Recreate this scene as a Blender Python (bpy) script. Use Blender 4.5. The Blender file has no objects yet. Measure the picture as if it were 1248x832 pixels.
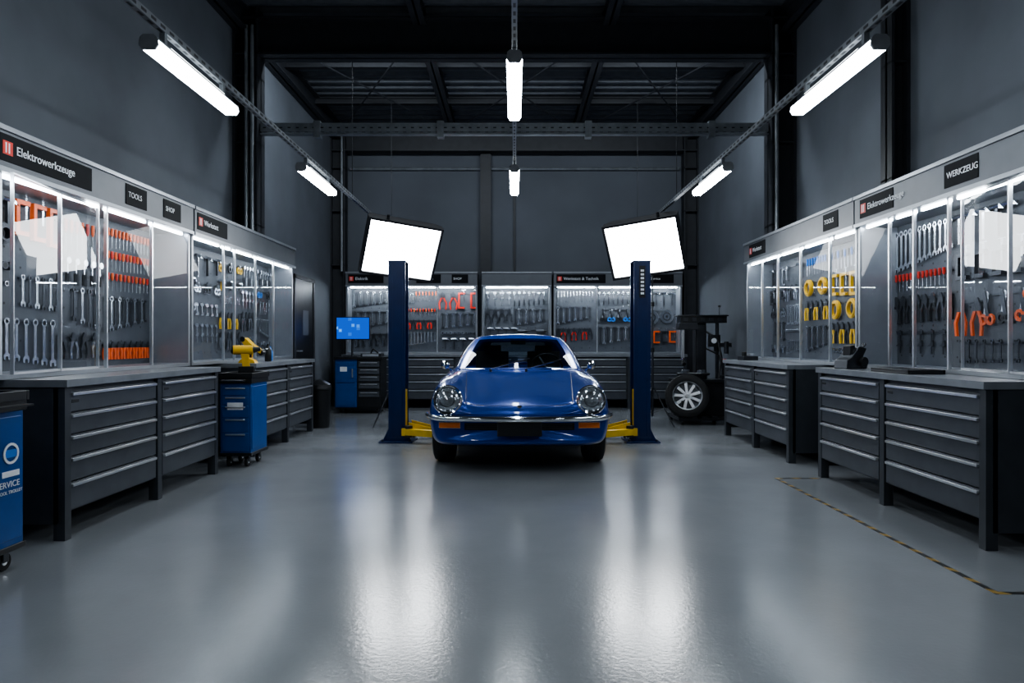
import bpy, math, random, bmesh
from mathutils import Vector, Matrix, Euler
from mathutils.bvhtree import BVHTree
scene = bpy.context.scene
COL = scene.collection

# ------------------------------------------------------------------ materials
def mat(name, color, rough=0.5, metal=0.0, var=0.12, nscale=8.0, bump=0.0, coat=0.0, spec=0.5):
    m = bpy.data.materials.new(name); m.use_nodes = True
    nt = m.node_tree; b = nt.nodes['Principled BSDF']
    b.inputs['Roughness'].default_value = rough
    b.inputs['Metallic'].default_value = metal
    b.inputs['Coat Weight'].default_value = coat
    b.inputs['Coat Roughness'].default_value = 0.03
    b.inputs['Specular IOR Level'].default_value = spec
    tc = nt.nodes.new('ShaderNodeTexCoord'); n = nt.nodes.new('ShaderNodeTexNoise')
    n.inputs['Scale'].default_value = nscale; n.inputs['Detail'].default_value = 4
    nt.links.new(tc.outputs['Object'], n.inputs['Vector'])
    r = nt.nodes.new('ShaderNodeValToRGB')
    c = Vector(color)
    r.color_ramp.elements[0].position = 0.3; r.color_ramp.elements[1].position = 0.7
    r.color_ramp.elements[0].color = (*(c*(1-var)), 1); r.color_ramp.elements[1].color = (*(c*(1+var)), 1)
    nt.links.new(n.outputs['Fac'], r.inputs['Fac']); nt.links.new(r.outputs['Color'], b.inputs['Base Color'])
    if bump:
        bp = nt.nodes.new('ShaderNodeBump'); bp.inputs['Strength'].default_value = bump; bp.inputs['Distance'].default_value = 0.01
        nt.links.new(n.outputs['Fac'], bp.inputs['Height']); nt.links.new(bp.outputs['Normal'], b.inputs['Normal'])
    return m

def glass_mat(name, tint=(0.93,0.96,1.0), gain=1.6, haze=0.03, base=0.05, rough=0.015):
    m = bpy.data.materials.new(name); m.use_nodes = True
    nt = m.node_tree; nt.nodes.clear()
    out = nt.nodes.new('ShaderNodeOutputMaterial')
    tr = nt.nodes.new('ShaderNodeBsdfTransparent'); tr.inputs[0].default_value = (*tint, 1)
    gl = nt.nodes.new('ShaderNodeBsdfGlossy'); gl.inputs['Roughness'].default_value = rough
    df = nt.nodes.new('ShaderNodeBsdfDiffuse'); df.inputs[0].default_value = (0.5,0.53,0.57,1)
    lw = nt.nodes.new('ShaderNodeLayerWeight'); lw.inputs['Blend'].default_value = 0.5
    p = nt.nodes.new('ShaderNodeMath'); p.operation='POWER'; p.inputs[1].default_value = 5
    k = nt.nodes.new('ShaderNodeMath'); k.operation='MULTIPLY_ADD'; k.inputs[1].default_value = gain*0.95; k.inputs[2].default_value = base; k.use_clamp=True
    nt.links.new(lw.outputs['Facing'], p.inputs[0]); nt.links.new(p.outputs[0], k.inputs[0])
    tc = nt.nodes.new('ShaderNodeTexCoord'); n = nt.nodes.new('ShaderNodeTexNoise'); n.inputs['Scale'].default_value=2.5; n.inputs['Detail'].default_value=6
    nt.links.new(tc.outputs['Object'], n.inputs['Vector'])
    h = nt.nodes.new('ShaderNodeMath'); h.operation='MULTIPLY'; h.inputs[1].default_value=haze*2
    nt.links.new(n.outputs['Fac'], h.inputs[0])
    m1 = nt.nodes.new('ShaderNodeMixShader'); m2 = nt.nodes.new('ShaderNodeMixShader')
    nt.links.new(h.outputs[0], m1.inputs[0]); nt.links.new(tr.outputs[0], m1.inputs[1]); nt.links.new(df.outputs[0], m1.inputs[2])
    nt.links.new(k.outputs[0], m2.inputs[0]); nt.links.new(m1.outputs[0], m2.inputs[1]); nt.links.new(gl.outputs[0], m2.inputs[2])
    nt.links.new(m2.outputs[0], out.inputs[0])
    return m

def emit(name, color, s):
    m = bpy.data.materials.new(name); m.use_nodes = True
    nt = m.node_tree; nt.nodes.clear()
    out = nt.nodes.new('ShaderNodeOutputMaterial'); e = nt.nodes.new('ShaderNodeEmission')
    e.inputs[0].default_value = (*color,1); e.inputs[1].default_value = s
    nt.links.new(e.outputs[0], out.inputs[0]); return m

M = dict(
 bench = mat('bench_slate_paint',(0.046,0.052,0.061),0.38),
 drawer = mat('drawer_slate_paint',(0.072,0.080,0.093),0.35),
 benchtop = mat('worktop_laminate',(0.19,0.205,0.225),0.32),
 alu = mat('brushed_aluminium',(0.78,0.80,0.83),0.28,0.85,0.05),
 frame = mat('cabinet_frame_grey',(0.34,0.36,0.39),0.35,0.5,0.05),
 header = mat('cabinet_header_grey',(0.13,0.14,0.155),0.45,0.2,0.05),
 peg = mat('pegboard_grey',(0.095,0.102,0.114),0.5,0.2,0.12),
 black = mat('black_plastic',(0.012,0.013,0.015),0.4),
 mach = mat('machine_black_paint',(0.024,0.025,0.028),0.32),
 sign = mat('sign_black',(0.008,0.009,0.011),0.7,spec=.2),
 white = mat('sign_white',(0.8,0.82,0.85),0.5),
 steel = mat('tool_steel',(0.68,0.70,0.73),0.25,1.0,0.1),
 dsteel = mat('dark_tool_steel',(0.085,0.09,0.10),0.35,0.9,0.1),
 red = mat('tool_red',(0.66,0.03,0.012),0.4),
 orange = mat('tool_orange',(0.90,0.13,0.015),0.4),
 yellow = mat('tool_yellow',(0.85,0.50,0.02),0.4),
 tblue = mat('tool_blue',(0.02,0.20,0.65),0.4),
 blue = mat('cart_blue_paint',(0.006,0.072,0.27),0.35,0.0,0.08),
 post = mat('lift_blue_paint',(0.008,0.024,0.090),0.3,0.0,0.1),
 ayel = mat('lift_arm_yellow',(0.75,0.48,0.02),0.4),
 beam = mat('beam_dark_paint',(0.032,0.035,0.041),0.5),
 rail = mat('galvanised_strut',(0.25,0.27,0.29),0.45,0.5,0.2),
 deck = mat('roof_deck_dark',(0.095,0.105,0.120),0.5,0.2),
 wall = mat('painted_concrete_wall',(0.125,0.140,0.161),0.75,0.0,0.16,1.1,0.15),
 wallb = mat('painted_back_wall',(0.110,0.123,0.143),0.75,0.0,0.12,1.0,0.12),
 carblue = mat('car_blue_paint',(0.004,0.048,0.30),0.28,0.35,0.03,2,0,1.0),
 chrome = mat('chrome',(0.82,0.84,0.87),0.08,1.0,0.02),
 rubber = mat('tyre_rubber',(0.015,0.015,0.016),0.7),
 seat = mat('seat_leather',(0.02,0.02,0.022),0.5),
 amber = mat('indicator_amber',(0.85,0.20,0.02),0.2,0,0.05,8,0,1.0),
 lens = mat('headlight_lens',(0.42,0.46,0.50),0.08,0.7,0.25,30,0.2,1.0),
 rim = mat('alloy_rim',(0.55,0.56,0.58),0.3,0.9,0.05),
 fabric = mat('softbox_fabric_black',(0.014,0.014,0.016),0.6),
 fix = mat('lamp_housing',(0.30,0.31,0.33),0.4,0.3),
 glass = glass_mat('cabinet_glass',gain=.35,base=.010,haze=.022),
 glass2 = glass_mat('reflection_pane_glass',gain=1.0,base=.045,haze=.022),  # raised reflectivity, so the softbox reflection stands out in the turned panes
 cglass = glass_mat('car_glass',(0.55,0.62,0.66),1.1,0.0,0.06),
 led = emit('led_strip',(0.86,0.94,1.0),32),
 ledb = emit('led_strip_bright',(0.86,0.94,1.0),85),
 tube = emit('fluorescent_tube',(0.86,0.94,1.0),30),
 upfill = emit('added_ceiling_glow',(0.88,0.95,1.0),5),  # glow added on the lamp tops to brighten the dark ceiling
 soft = emit('softbox_diffuser',(0.93,0.97,1.0),17),
)
def floor_mat():
    m = bpy.data.materials.new('epoxy_floor'); m.use_nodes=True
    nt=m.node_tree; b=nt.nodes['Principled BSDF']; b.inputs['Specular IOR Level'].default_value=.85
    tc=nt.nodes.new('ShaderNodeTexCoord')
    n=nt.nodes.new('ShaderNodeTexNoise'); n.inputs['Scale'].default_value=.8; n.inputs['Detail'].default_value=7; n.inputs['Roughness'].default_value=0.6
    n2=nt.nodes.new('ShaderNodeTexNoise'); n2.inputs['Scale'].default_value=45; n2.inputs['Detail'].default_value=4
    for q in (n,n2): nt.links.new(tc.outputs['Object'],q.inputs['Vector'])
    r=nt.nodes.new('ShaderNodeValToRGB'); r.color_ramp.elements[0].position=.3; r.color_ramp.elements[1].position=.7
    r.color_ramp.elements[0].color=(0.215,0.229,0.245,1); r.color_ramp.elements[1].color=(0.260,0.275,0.293,1)
    nt.links.new(n.outputs['Fac'],r.inputs['Fac']); nt.links.new(r.outputs['Color'],b.inputs['Base Color'])
    mr=nt.nodes.new('ShaderNodeMapRange'); mr.inputs['From Min'].default_value=.3; mr.inputs['From Max'].default_value=.7; mr.inputs['To Min'].default_value=.17; mr.inputs['To Max'].default_value=.22
    nt.links.new(n.outputs['Fac'],mr.inputs['Value']); nt.links.new(mr.outputs[0],b.inputs['Roughness'])
    bp=nt.nodes.new('ShaderNodeBump'); bp.inputs['Strength'].default_value=.18; bp.inputs['Distance'].default_value=.004
    nt.links.new(n2.outputs['Fac'],bp.inputs['Height']); nt.links.new(bp.outputs['Normal'],b.inputs['Normal'])
    return m
M['floor']=floor_mat()
def tape_mat():
    m = bpy.data.materials.new('hazard_tape'); m.use_nodes=True
    nt=m.node_tree; b=nt.nodes['Principled BSDF']; b.inputs['Roughness'].default_value=.5
    tc=nt.nodes.new('ShaderNodeTexCoord'); s=nt.nodes.new('ShaderNodeSeparateXYZ'); nt.links.new(tc.outputs['Object'],s.inputs[0])
    a=nt.nodes.new('ShaderNodeMath'); a.operation='ADD'; nt.links.new(s.outputs[0],a.inputs[0]); nt.links.new(s.outputs[1],a.inputs[1])
    mo=nt.nodes.new('ShaderNodeMath'); mo.operation='MODULO'; mo.inputs[1].default_value=.16; nt.links.new(a.outputs[0],mo.inputs[0])
    g=nt.nodes.new('ShaderNodeMath'); g.operation='GREATER_THAN'; g.inputs[1].default_value=.10; nt.links.new(mo.outputs[0],g.inputs[0])
    mx=nt.nodes.new('ShaderNodeMix'); mx.data_type='RGBA'; nt.links.new(g.outputs[0],mx.inputs['Factor'])
    mx.inputs['A'].default_value=(.018,.018,.02,1); mx.inputs['B'].default_value=(.34,.22,.05,1)
    nt.links.new(mx.outputs['Result'],b.inputs['Base Color']); return m
M['tape']=tape_mat()
def screen_mat():
    m = bpy.data.materials.new('monitor_screen'); m.use_nodes=True
    nt=m.node_tree; nt.nodes.clear(); out=nt.nodes.new('ShaderNodeOutputMaterial'); e=nt.nodes.new('ShaderNodeEmission')
    tc=nt.nodes.new('ShaderNodeTexCoord'); br=nt.nodes.new('ShaderNodeTexVoronoi'); br.inputs['Scale'].default_value=7; br.distance='CHEBYCHEV'
    nt.links.new(tc.outputs['Object'],br.inputs['Vector'])
    r=nt.nodes.new('ShaderNodeValToRGB'); r.color_ramp.elements[0].color=(.10,.40,.9,1); r.color_ramp.elements[1].color=(.004,.06,.42,1)
    r.color_ramp.elements[0].position=.05; r.color_ramp.elements[1].position=.22
    nt.links.new(br.outputs['Distance'],r.inputs['Fac']); nt.links.new(r.outputs['Color'],e.inputs[0]); e.inputs[1].default_value=1.6
    nt.links.new(e.outputs[0],out.inputs[0]); return m
M['screen']=screen_mat()

# ------------------------------------------------------------------ mesh builder
class MB:
    def __init__(s): s.v=[]; s.f=[]; s.m=[]; s.slots=[]; s.M=Matrix.Identity(4)
    def mi(s,k):
        if k not in s.slots: s.slots.append(k)
        return s.slots.index(k)
    def add(s,vs,fs,k):
        o=len(s.v); i=s.mi(k)
        s.v += [tuple(s.M@Vector(p)) for p in vs]
        for f in fs: s.f.append([o+a for a in f]); s.m.append(i)
    def box(s,x0,x1,y0,y1,z0,z1,k):
        vs=[(x,y,z) for z in (z0,z1) for y in (y0,y1) for x in (x0,x1)]
        s.add(vs,[(0,2,3,1),(4,5,7,6),(0,1,5,4),(2,6,7,3),(0,4,6,2),(1,3,7,5)],k)
    def obox(s,c,size,rot,k):
        old=s.M; s.M=old@Matrix.Translation(c)@Euler(rot).to_matrix().to_4x4()
        a,b,d=[q/2 for q in size]; s.box(-a,a,-b,b,-d,d,k); s.M=old
    def cyl(s,p0,p1,r,k,n=12,r1=None):
        p0=Vector(p0); p1=Vector(p1); r1=r if r1 is None else r1
        q=(p1-p0).to_track_quat('Z','Y').to_matrix()
        vs=[]; 
        for p,rr in ((p0,r),(p1,r1)):
            for i in range(n):
                a=2*math.pi*i/n; vs.append(p+q@Vector((rr*math.cos(a),rr*math.sin(a),0)))
        fs=[(i,(i+1)%n,n+(i+1)%n,n+i) for i in range(n)]+[tuple(range(n-1,-1,-1)),tuple(range(n,2*n))]
        s.add(vs,fs,k)
    def tube(s,pts,r,k,n=8):
        for a,b in zip(pts[:-1],pts[1:]): s.cyl(a,b,r,k,n)
    def lathe(s,prof,o,axis,k,n=32,closed=False):
        o=Vector(o); q=Vector(axis).to_track_quat('Z','Y').to_matrix(); vs=[]
        for (r,h) in prof:
            for i in range(n):
                a=2*math.pi*i/n; vs.append(o+q@Vector((r*math.cos(a),r*math.sin(a),h)))
        fs=[]; L=len(prof)
        for j in range(L if closed else L-1):
            j2=(j+1)%L
            for i in range(n): fs.append((j*n+i,j*n+(i+1)%n,j2*n+(i+1)%n,j2*n+i))
        s.add(vs,fs,k)
    def prism(s,poly,y0,y1,k):
        n=len(poly); vs=[(a,y0,b) for a,b in poly]+[(a,y1,b) for a,b in poly]
        fs=[tuple(range(n)),tuple(range(2*n-1,n-1,-1))]+[(i,n+i,n+(i+1)%n,(i+1)%n) for i in range(n)]
        s.add(vs,fs,k)
    def ring(s,cx,cz,ro,ri,y0,y1,k,n=10):
        vs=[]
        for y in (y0,y1):
            for rr in (ro,ri):
                for i in range(n):
                    a=2*math.pi*i/n; vs.append((cx+rr*math.cos(a),y,cz+rr*math.sin(a)))
        fs=[]
        for i in range(n):
            j=(i+1)%n
            fs+= [(i,j,n+j,n+i),(2*n+i,3*n+i,3*n+j,2*n+j),(i,2*n+i,2*n+j,j),(n+i,n+j,3*n+j,3*n+i)]
        s.add(vs,fs,k)
    def obj(s,name,parent=None,mx=None,bevel=0.0,smooth=True):
        me=bpy.data.meshes.new(name); me.from_pydata(s.v,[],s.f)
        for k in s.slots: me.materials.append(M[k])
        me.polygons.foreach_set('material_index',s.m)
        if smooth:
            me.polygons.foreach_set('use_smooth',[True]*len(me.polygons)); me.set_sharp_from_angle(angle=math.radians(35))
        me.update(); o=bpy.data.objects.new(name,me); COL.objects.link(o)
        if parent: o.parent=parent
        if mx is not None: o.matrix_local=mx
        if bevel:
            b=o.modifiers.new('bevel','BEVEL'); b.width=bevel; b.segments=2; b.limit_method='ANGLE'; b.angle_limit=math.radians(50)
        return o
def empty(name,mx=Matrix.Identity(4)):
    e=bpy.data.objects.new(name,None); e.empty_display_size=.2; COL.objects.link(e); e.matrix_world=mx; return e
def T(x,y,z,rz=0): return Matrix.Translation((x,y,z))@Matrix.Rotation(math.radians(rz),4,'Z')
def text(body,size,parent,x,y,z,k='white',ext=0.001,rz=0):
    cu=bpy.data.curves.new('lettering','FONT'); cu.body=body; cu.size=size; cu.extrude=ext; cu.align_y='CENTER'
    cu.materials.append(M[k]); o=bpy.data.objects.new('lettering',cu); COL.objects.link(o); o.parent=parent
    o.matrix_local=Matrix.Translation((x,y,z))@Matrix.Rotation(math.radians(rz),4,'Z')@Matrix.Rotation(math.radians(90),4,'X'); return o

# ------------------------------------------------------------------ room shell
XW=3.4; YB=12.9; YF=-3.0; ZC=5.3
def plain(name,bx,k):
    m=MB(); m.box(*bx,k); return m.obj(name,smooth=False)
plain('floor',(-XW-.2,XW+.2,YF-.2,YB+.2,-.1,0),'floor')
plain('wall_left',(-XW-.2,-XW,YF-.2,YB+.2,0,ZC+.3),'wall')
plain('wall_right',(XW,XW+.2,YF-.2,YB+.2,0,ZC+.3),'wall')
plain('wall_back',(-XW,XW,YB,YB+.2,0,ZC+.3),'wallb')
plain('wall_front',(-XW,XW,YF-.2,YF,0,ZC+.3),'wall')
m=MB(); y=YF; prof=[]
while y<YB-.01:
    prof+=[(y,ZC),(y+.12,ZC),(y+.15,ZC-.06),(y+.22,ZC-.06)]; y+=.25
prof.append((YB,ZC))
vs=[(-XW,a,b) for a,b in prof]+[(XW,a,b) for a,b in prof]; n=len(prof)
m.add(vs,[(i,i+1,n+i+1,n+i) for i in range(n-1)],'deck'); m.box(-XW,XW,YF,YB,ZC+.05,ZC+.25,'deck')
m.obj('ceiling',smooth=False)

def ibeam_x(m,x0,x1,y,z0,z1,w=.2,k='beam'):
    m.box(x0,x1,y-.012,y+.012,z0,z1,k); m.box(x0,x1,y-w/2,y+w/2,z0,z0+.025,k); m.box(x0,x1,y-w/2,y+w/2,z1-.025,z1,k)
def ibeam_y(m,y0,y1,x,z0,z1,w=.16,k='beam'):
    m.box(x-.01,x+.01,y0,y1,z0,z1,k); m.box(x-w/2,x+w/2,y0,y1,z0,z0+.02,k); m.box(x-w/2,x+w/2,y0,y1,z1-.02,z1,k)
m=MB()
ibeam_x(m,-XW,XW,8.35,4.66,5.12,.25); ibeam_x(m,-XW,XW,12.72,4.72,5.12,.25); ibeam_x(m,-XW,XW,3.0,4.66,5.12,.25)
for x in (-1.16,1.16): ibeam_y(m,YF,YB,x,5.06,5.235)
for x in (-3.3,3.3): ibeam_y(m,YF,YB,x,4.95,5.235,.18)
for yy in (9.8,11.3,6.8,5.4): ibeam_x(m,-XW,XW,yy,5.12,5.235,.1)
for a,b in (((-3.2,8.5),(-1.2,12.6)),((-1.2,8.5),(-3.2,12.6)),((3.2,8.5),(1.2,12.6)),((1.2,8.5),(3.2,12.6)),((-1.1,8.5),(1.1,12.6)),((1.1,8.5),(-1.1,12.6))):
    m.cyl((*a,5.08),(*b,5.08),.012,'beam',6)
m.obj('roof_beam_frame')
# flood strips and housings added unseen behind the main beam to light the rear bay
def added_flood(name,x,y,z,L,energy,rx):
    e=empty(name,T(x,y,z)); h=MB(); h.box(-L/2,L/2,-.09,.0,.0,.06,'fix'); h.box(-L/2,L/2,-.09,-.07,-.05,.0,'fix'); h.obj('housing',e)
    l=bpy.data.lights.new(name,'AREA'); l.shape='RECTANGLE'; l.size=L-.05; l.size_y=.10; l.energy=energy; l.color=(.84,.92,1.0)
    lo=bpy.data.objects.new('lamp',l); COL.objects.link(lo); lo.parent=e; lo.matrix_local=Matrix.Translation((0,.01,-.005))@Matrix.Rotation(math.radians(rx),4,'X')
added_flood('added_fill_light',-1.6,8.60,4.90,2.6,58,42); added_flood('added_fill_light.001',1.6,8.60,4.90,2.6,58,42)
def column(name,x,y,w,d,z0=0,z1=5.235,pipes=0):
    m=MB(); s=1 if x>0 else -1
    xi=s*(XW-w)
    a,b=sorted((s*XW,xi)); m.box(a,b,y-.012,y+.012,z0,z1,'beam')
    for q in (a,b): 
        lo,hi=(q,q+.025) if q==a else (q-.025,q)
        m.box(lo,hi,y-d/2,y+d/2,z0,z1,'beam')
    for zz in (2.6,3.6,4.4): m.box(a,b,y-d/2,y+d/2,zz,zz+.015,'beam')
    for i in range(pipes):
        m.cyl((xi+s*(.05+.07*i),y-d/2-.03,2.49),(xi+s*(.05+.07*i),y-d/2-.03,5.0),.022,'rail',10)
    m.obj(name)
column('steel_column',-XW,8.35,.3,.25,2.49,pipes=2)
column('steel_column.001',XW,8.35,.3,.25,2.49,pipes=1)
column('steel_column.002',XW,5.95,.16,.18,2.49)
column('steel_column.003',-XW,12.70,.27,.22,pipes=1)
column('steel_column.004',XW,12.70,.27,.22)
m=MB(); m.box(-.62,-.46,YB-.1,YB,2.49,4.75,'beam'); m.box(-.64,-.44,YB-.11,YB-.1,2.49,4.75,'beam'); m.obj('wall_pilaster_back')
m=MB(); m.cyl((-3.1,YB-.04,4.45),(3.1,YB-.04,4.45),.03,'rail',8); m.box(-.02,.02,YB-.03,YB,2.49,4.7,'beam'); m.obj('trim_back_conduit')

def strut(m,a,b,w=.045,h=.06):
    a=Vector(a); b=Vector(b); L=(b-a).length; ax=0 if abs(b.x-a.x)>abs(b.y-a.y) else 1
    lo=min(a[ax],b[ax])
    if ax==0: m.box(lo,lo+L,a.y-w/2,a.y+w/2,a.z-h/2,a.z+h/2,'rail')
    else: m.box(a.x-w/2,a.x+w/2,lo,lo+L,a.z-h/2,a.z+h/2,'rail')
    n=int(L/.1)
    for i in range(n):
        c=lo+.05+i*.1
        if ax==0:
            m.box(c-.018,c+.018,a.y-w/2-.001,a.y-w/2+.004,a.z-.008,a.z+.008,'beam')
            m.box(c-.02,c+.02,a.y-.01,a.y+.01,a.z-h/2-.001,a.z-h/2+.004,'beam')
        else:
            for s in (-1,1):
                x=a.x+s*w/2; m.box(x-.0015,x+.0015,c-.025,c+.025,a.z-.008,a.z+.008,'beam')
            m.box(a.x-.008,a.x+.008,c-.025,c+.025,a.z-h/2-.001,a.z-h/2+.004,'beam')
m=MB()
strut(m,(-3.09,8.33,3.80),(3.09,8.33,3.80),.06,.09)
m.box(-3.09,3.09,8.29,8.37,3.715,3.73,'rail'); m.box(-3.09,3.09,8.29,8.37,3.845,3.855,'rail')
for x in (-2.4,-.9,.9,2.4): m.box(x-.04,x+.04,8.28,8.38,3.68,3.88,'rail')
m.obj('cross_strut')
rails=[(-2.0,2.975,-2.8,11.2,'light_rail'),(2.0,2.975,-2.8,11.2,'light_rail.001'),(0,3.215,-2.8,8.8,'light_rail.002')]
for x,z,a,b,nm in rails:
    m=MB(); strut(m,(x,a,z),(x,b,z),.036,.042)
    for yy in (-1.5,3.0,8.42): m.cyl((x,yy,z),(x,yy,4.68),.005,'beam',6)
    if x!=0: m.cyl((x,11.1,z),(x,11.1,5.1),.005,'beam',6)
    m.obj(nm)
def lamp(x,y0,z,L=1.2):
    e=empty('fluorescent_light',T(x,y0,z))
    h=MB(); h.prism([(-.045,.022),(.045,.022),(.032,.045),(-.032,.045)],0,L,'fix')
    for a in (-.014,L): h.prism([(-.048,.03),(-.053,-.01),(-.036,-.036),(.036,-.036),(.053,-.01),(.048,.03),(.03,.047),(-.03,.047)],a,a+.014,'fix')
    for q in (.15,L-.15): h.box(-.015,.015,q-.015,q+.015,.045,.122,'rail')
    h.obj('housing',e)
    t=MB(); t.prism([(-.045,.022),(-.053,-.01),(-.036,-.035),(.036,-.035),(.053,-.01),(.045,.022)],0,L,'tube'); t.obj('diffuser',e)
    t=MB(); t.box(-.03,.03,.18,L-.18,.045,.05,'upfill'); t.obj('added_uplight',e)  # strip added above the housing to throw light on the roof deck
for x in (-2.0,2.0):
    for y0 in (1.08,3.74,6.40): lamp(x,y0,2.832,1.08)
for y0 in (1.6,4.50,7.41): lamp(0,y0,3.072,1.18)

# ------------------------------------------------------------------ tools
def wrench(m,u,zt,L,k,y=0):
    R1=.075*L+.004; t=.008
    m.ring(u,zt-R1,R1,R1*.58,y-t,y,k,9)
    w=.035*L+.002; zj=zt-L+R1*1.3
    m.box(u-w,u+w,y-t*.8,y,zj,zt-R1*1.8,k)
    r=R1*1.15
    m.prism([(u-w,zj+r*.4),(u-r,zj-r*.1),(u-r*.9,zj-r*1.1),(u-r*.4,zj-r*1.2),(u-r*.4,zj-r*.4),(u+r*.4,zj-r*.4),(u+r*.5,zj-r*1.3),(u+r,zj-r*.9),(u+r,zj),(u+w,zj+r*.4)],y-t,y,k)
def driver(m,u,zt,L,k,y=0):
    h=L*.42; r=.010+.01*L
    m.cyl((u,y-r,zt),(u,y-r,zt-h*.85),r,k,7); m.cyl((u,y-r,zt-h*.85),(u,y-r,zt-h),r*.6,k,7)
    m.cyl((u,y-r,zt-h),(u,y-r,zt-L),r*.28,'steel',5)
def pliers(m,u,zt,L,k,y=0,gap=.2):
    t=.012; j=L*.35
    m.prism([(u-.008,zt),(u-.03*L/.2,zt-j*.6),(u-.03*L/.2,zt-j),(u+.03*L/.2,zt-j),(u+.03*L/.2,zt-j*.6),(u+.008,zt)],y-t,y,'dsteel')
    for s in (-1,1):
        a=.012; g=gap*L
        m.prism([(u+s*.004,zt-j),(u+s*(.02+a),zt-j),(u+s*(g+a),zt-j-(L-j)*.45),(u+s*(g*.8+a),zt-L),(u+s*(g*.8-a),zt-L),(u+s*(g-a),zt-j-(L-j)*.45)][::s],y-t*1.3,y,k)
def hammer(m,u,zt,L,k,y=0):
    m.box(u-.012,u+.012,y-.022,y,zt-L,zt-.02,k)
    m.cyl((u-.06,y-.02,zt-.03),(u+.035,y-.02,zt-.03),.018,'steel',8)
    m.prism([(u+.03,zt-.012),(u+.03,zt-.048),(u+.085,zt-.06)],y-.03,y-.01,'steel')
def sockets(m,u,zt,L,k,y=0):
    m.cyl((u,y,zt-.02),(u,y-.045,zt-.02),.012+.02*L,k,9); m.cyl((u,y-.0455,zt-.02),(u,y-.046,zt-.02),.008+.014*L,'black',6)
def ratchet(m,u,zt,L,k,y=0):
    m.cyl((u,y,zt-.03),(u,y-.03,zt-.03),.026,'steel',12); m.box(u-.007,u+.007,y-.018,y-.004,zt-L*.6,zt-.05,'steel'); m.cyl((u,y-.013,zt-L*.58),(u,y-.013,zt-L),.014,k,8)
def clamp(m,u,zt,L,k,y=0):
    m.prism([(u-.06,zt),(u+.07,zt),(u+.07,zt-.03),(u-.03,zt-.03),(u-.03,zt-L+.03),(u+.06,zt-L+.03),(u+.06,zt-L),(u-.06,zt-L)],y-.03,y,k)
    m.cyl((u+.05,y-.015,zt+.05),(u+.05,y-.015,zt-L*.55),.008,'steel',6); m.cyl((u+.01,y-.015,zt+.05),(u+.09,y-.015,zt+.05),.005,'steel',5)
def cutter(m,u,zt,L,k,y=0):
    m.ring(u-.03,zt-L+.055,.042,.022,y-.014,y,k,9); m.ring(u+.04,zt-L+.055,.042,.022,y-.014,y,k,9)
    m.prism([(u-.035,zt-L+.08),(u-.002,zt-L+.08),(u+.03,zt-.02),(u+.005,zt)],y-.01,y,'steel'); m.prism([(u+.035,zt-L+.08),(u+.002,zt-L+.08),(u-.03,zt-.02),(u-.005,zt)],y-.016,y-.01,'dsteel')
def hand_drill(m,u,zt,L,k,y=0):
    m.cyl((u-.09,y-.035,zt-.05),(u+.05,y-.035,zt-.05),.038,k,12); m.cyl((u+.05,y-.035,zt-.05),(u+.10,y-.035,zt-.05),.03,'black',10,.016)
    m.cyl((u+.10,y-.035,zt-.05),(u+.15,y-.035,zt-.05),.004,'steel',5)
    m.prism([(u-.07,zt-.07),(u-.01,zt-.07),(u-.03,zt-L+.05),(u-.09,zt-L+.05)],y-.055,y-.015,k); m.box(u-.11,u+.0,y-.065,y,zt-L,zt-L+.055,'black')
def disc(m,u,zt,L,k,y=0):
    m.ring(u,zt-L/2,L/2,L*.08,y-.008,y,k,20); m.ring(u,zt-L/2,L*.3,L*.24,y-.012,y-.008,'dsteel',14)
def caliper(m,u,zt,L,k,y=0):
    m.box(u-.008,u+.008,y-.006,y,zt-L,zt,k); m.prism([(u-.05,zt-.01),(u+.03,zt-.01),(u+.03,zt-.04),(u-.035,zt-.04)],y-.008,y,k); m.prism([(u-.05,zt-.14),(u+.03,zt-.10),(u+.03,zt-.14)],y-.01,y,k)
def coil(m,u,zt,L,k,y=0):
    for i in range(3): m.ring(u,zt-L/2,L/2-i*.008,L/2-i*.008-.016,y-.03-i*.006,y-.004,k,18)
KIND=dict(w=wrench,d=driver,p=pliers,h=hammer,s=sockets,r=ratchet,c=clamp,x=cutter,g=hand_drill,o=disc,k=caliper,l=coil)
def row(m,kind,u0,u1,zt,n,l0,l1,ks):
    ks=ks.split(',')
    m.box(u0-.03,u1+.03,-.012,0,zt-.035,zt-.022,'dsteel')
    for i in range(n):
        u=u0+(u1-u0)*(i/(n-1) if n>1 else .5); L=l0+(l1-l0)*(i/max(1,n-1))
        KIND[kind](m,u,zt,L,ks[i%len(ks)],-.012)
def auto_rows(m,u0,u1,rnd,accent):
    z=2.14
    while z>1.16:
        k=rnd.choice('wwdpprshckx')
        L=rnd.uniform(.13,.26)
        if z-L<1.03: L=z-1.04
        if L<.09: break
        sp={'w':.05,'d':.045,'p':.085,'r':.07,'s':.05,'h':.15,'c':.17,'k':.09,'x':.14}[k]
        n=max(2,int((u1-u0-.1)/sp))
        cols={'w':'steel','d':accent,'p':accent,'r':'dsteel,steel','s':'steel','h':accent+',dsteel','c':accent.split(',')[0]+',dsteel','k':'steel','x':accent}[k]
        if rnd.random()<.45 and k in 'wpd': cols='steel,dsteel'
        if k=='s': L=.09
        l1=L*rnd.uniform(.65,1.0)
        row(m,k,u0+.06,u1-.06,z,n,L if rnd.random()<.5 else l1,l1 if rnd.random()<.5 else L,cols)
        z-=max(L,l1)+rnd.uniform(.03,.06)

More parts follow.
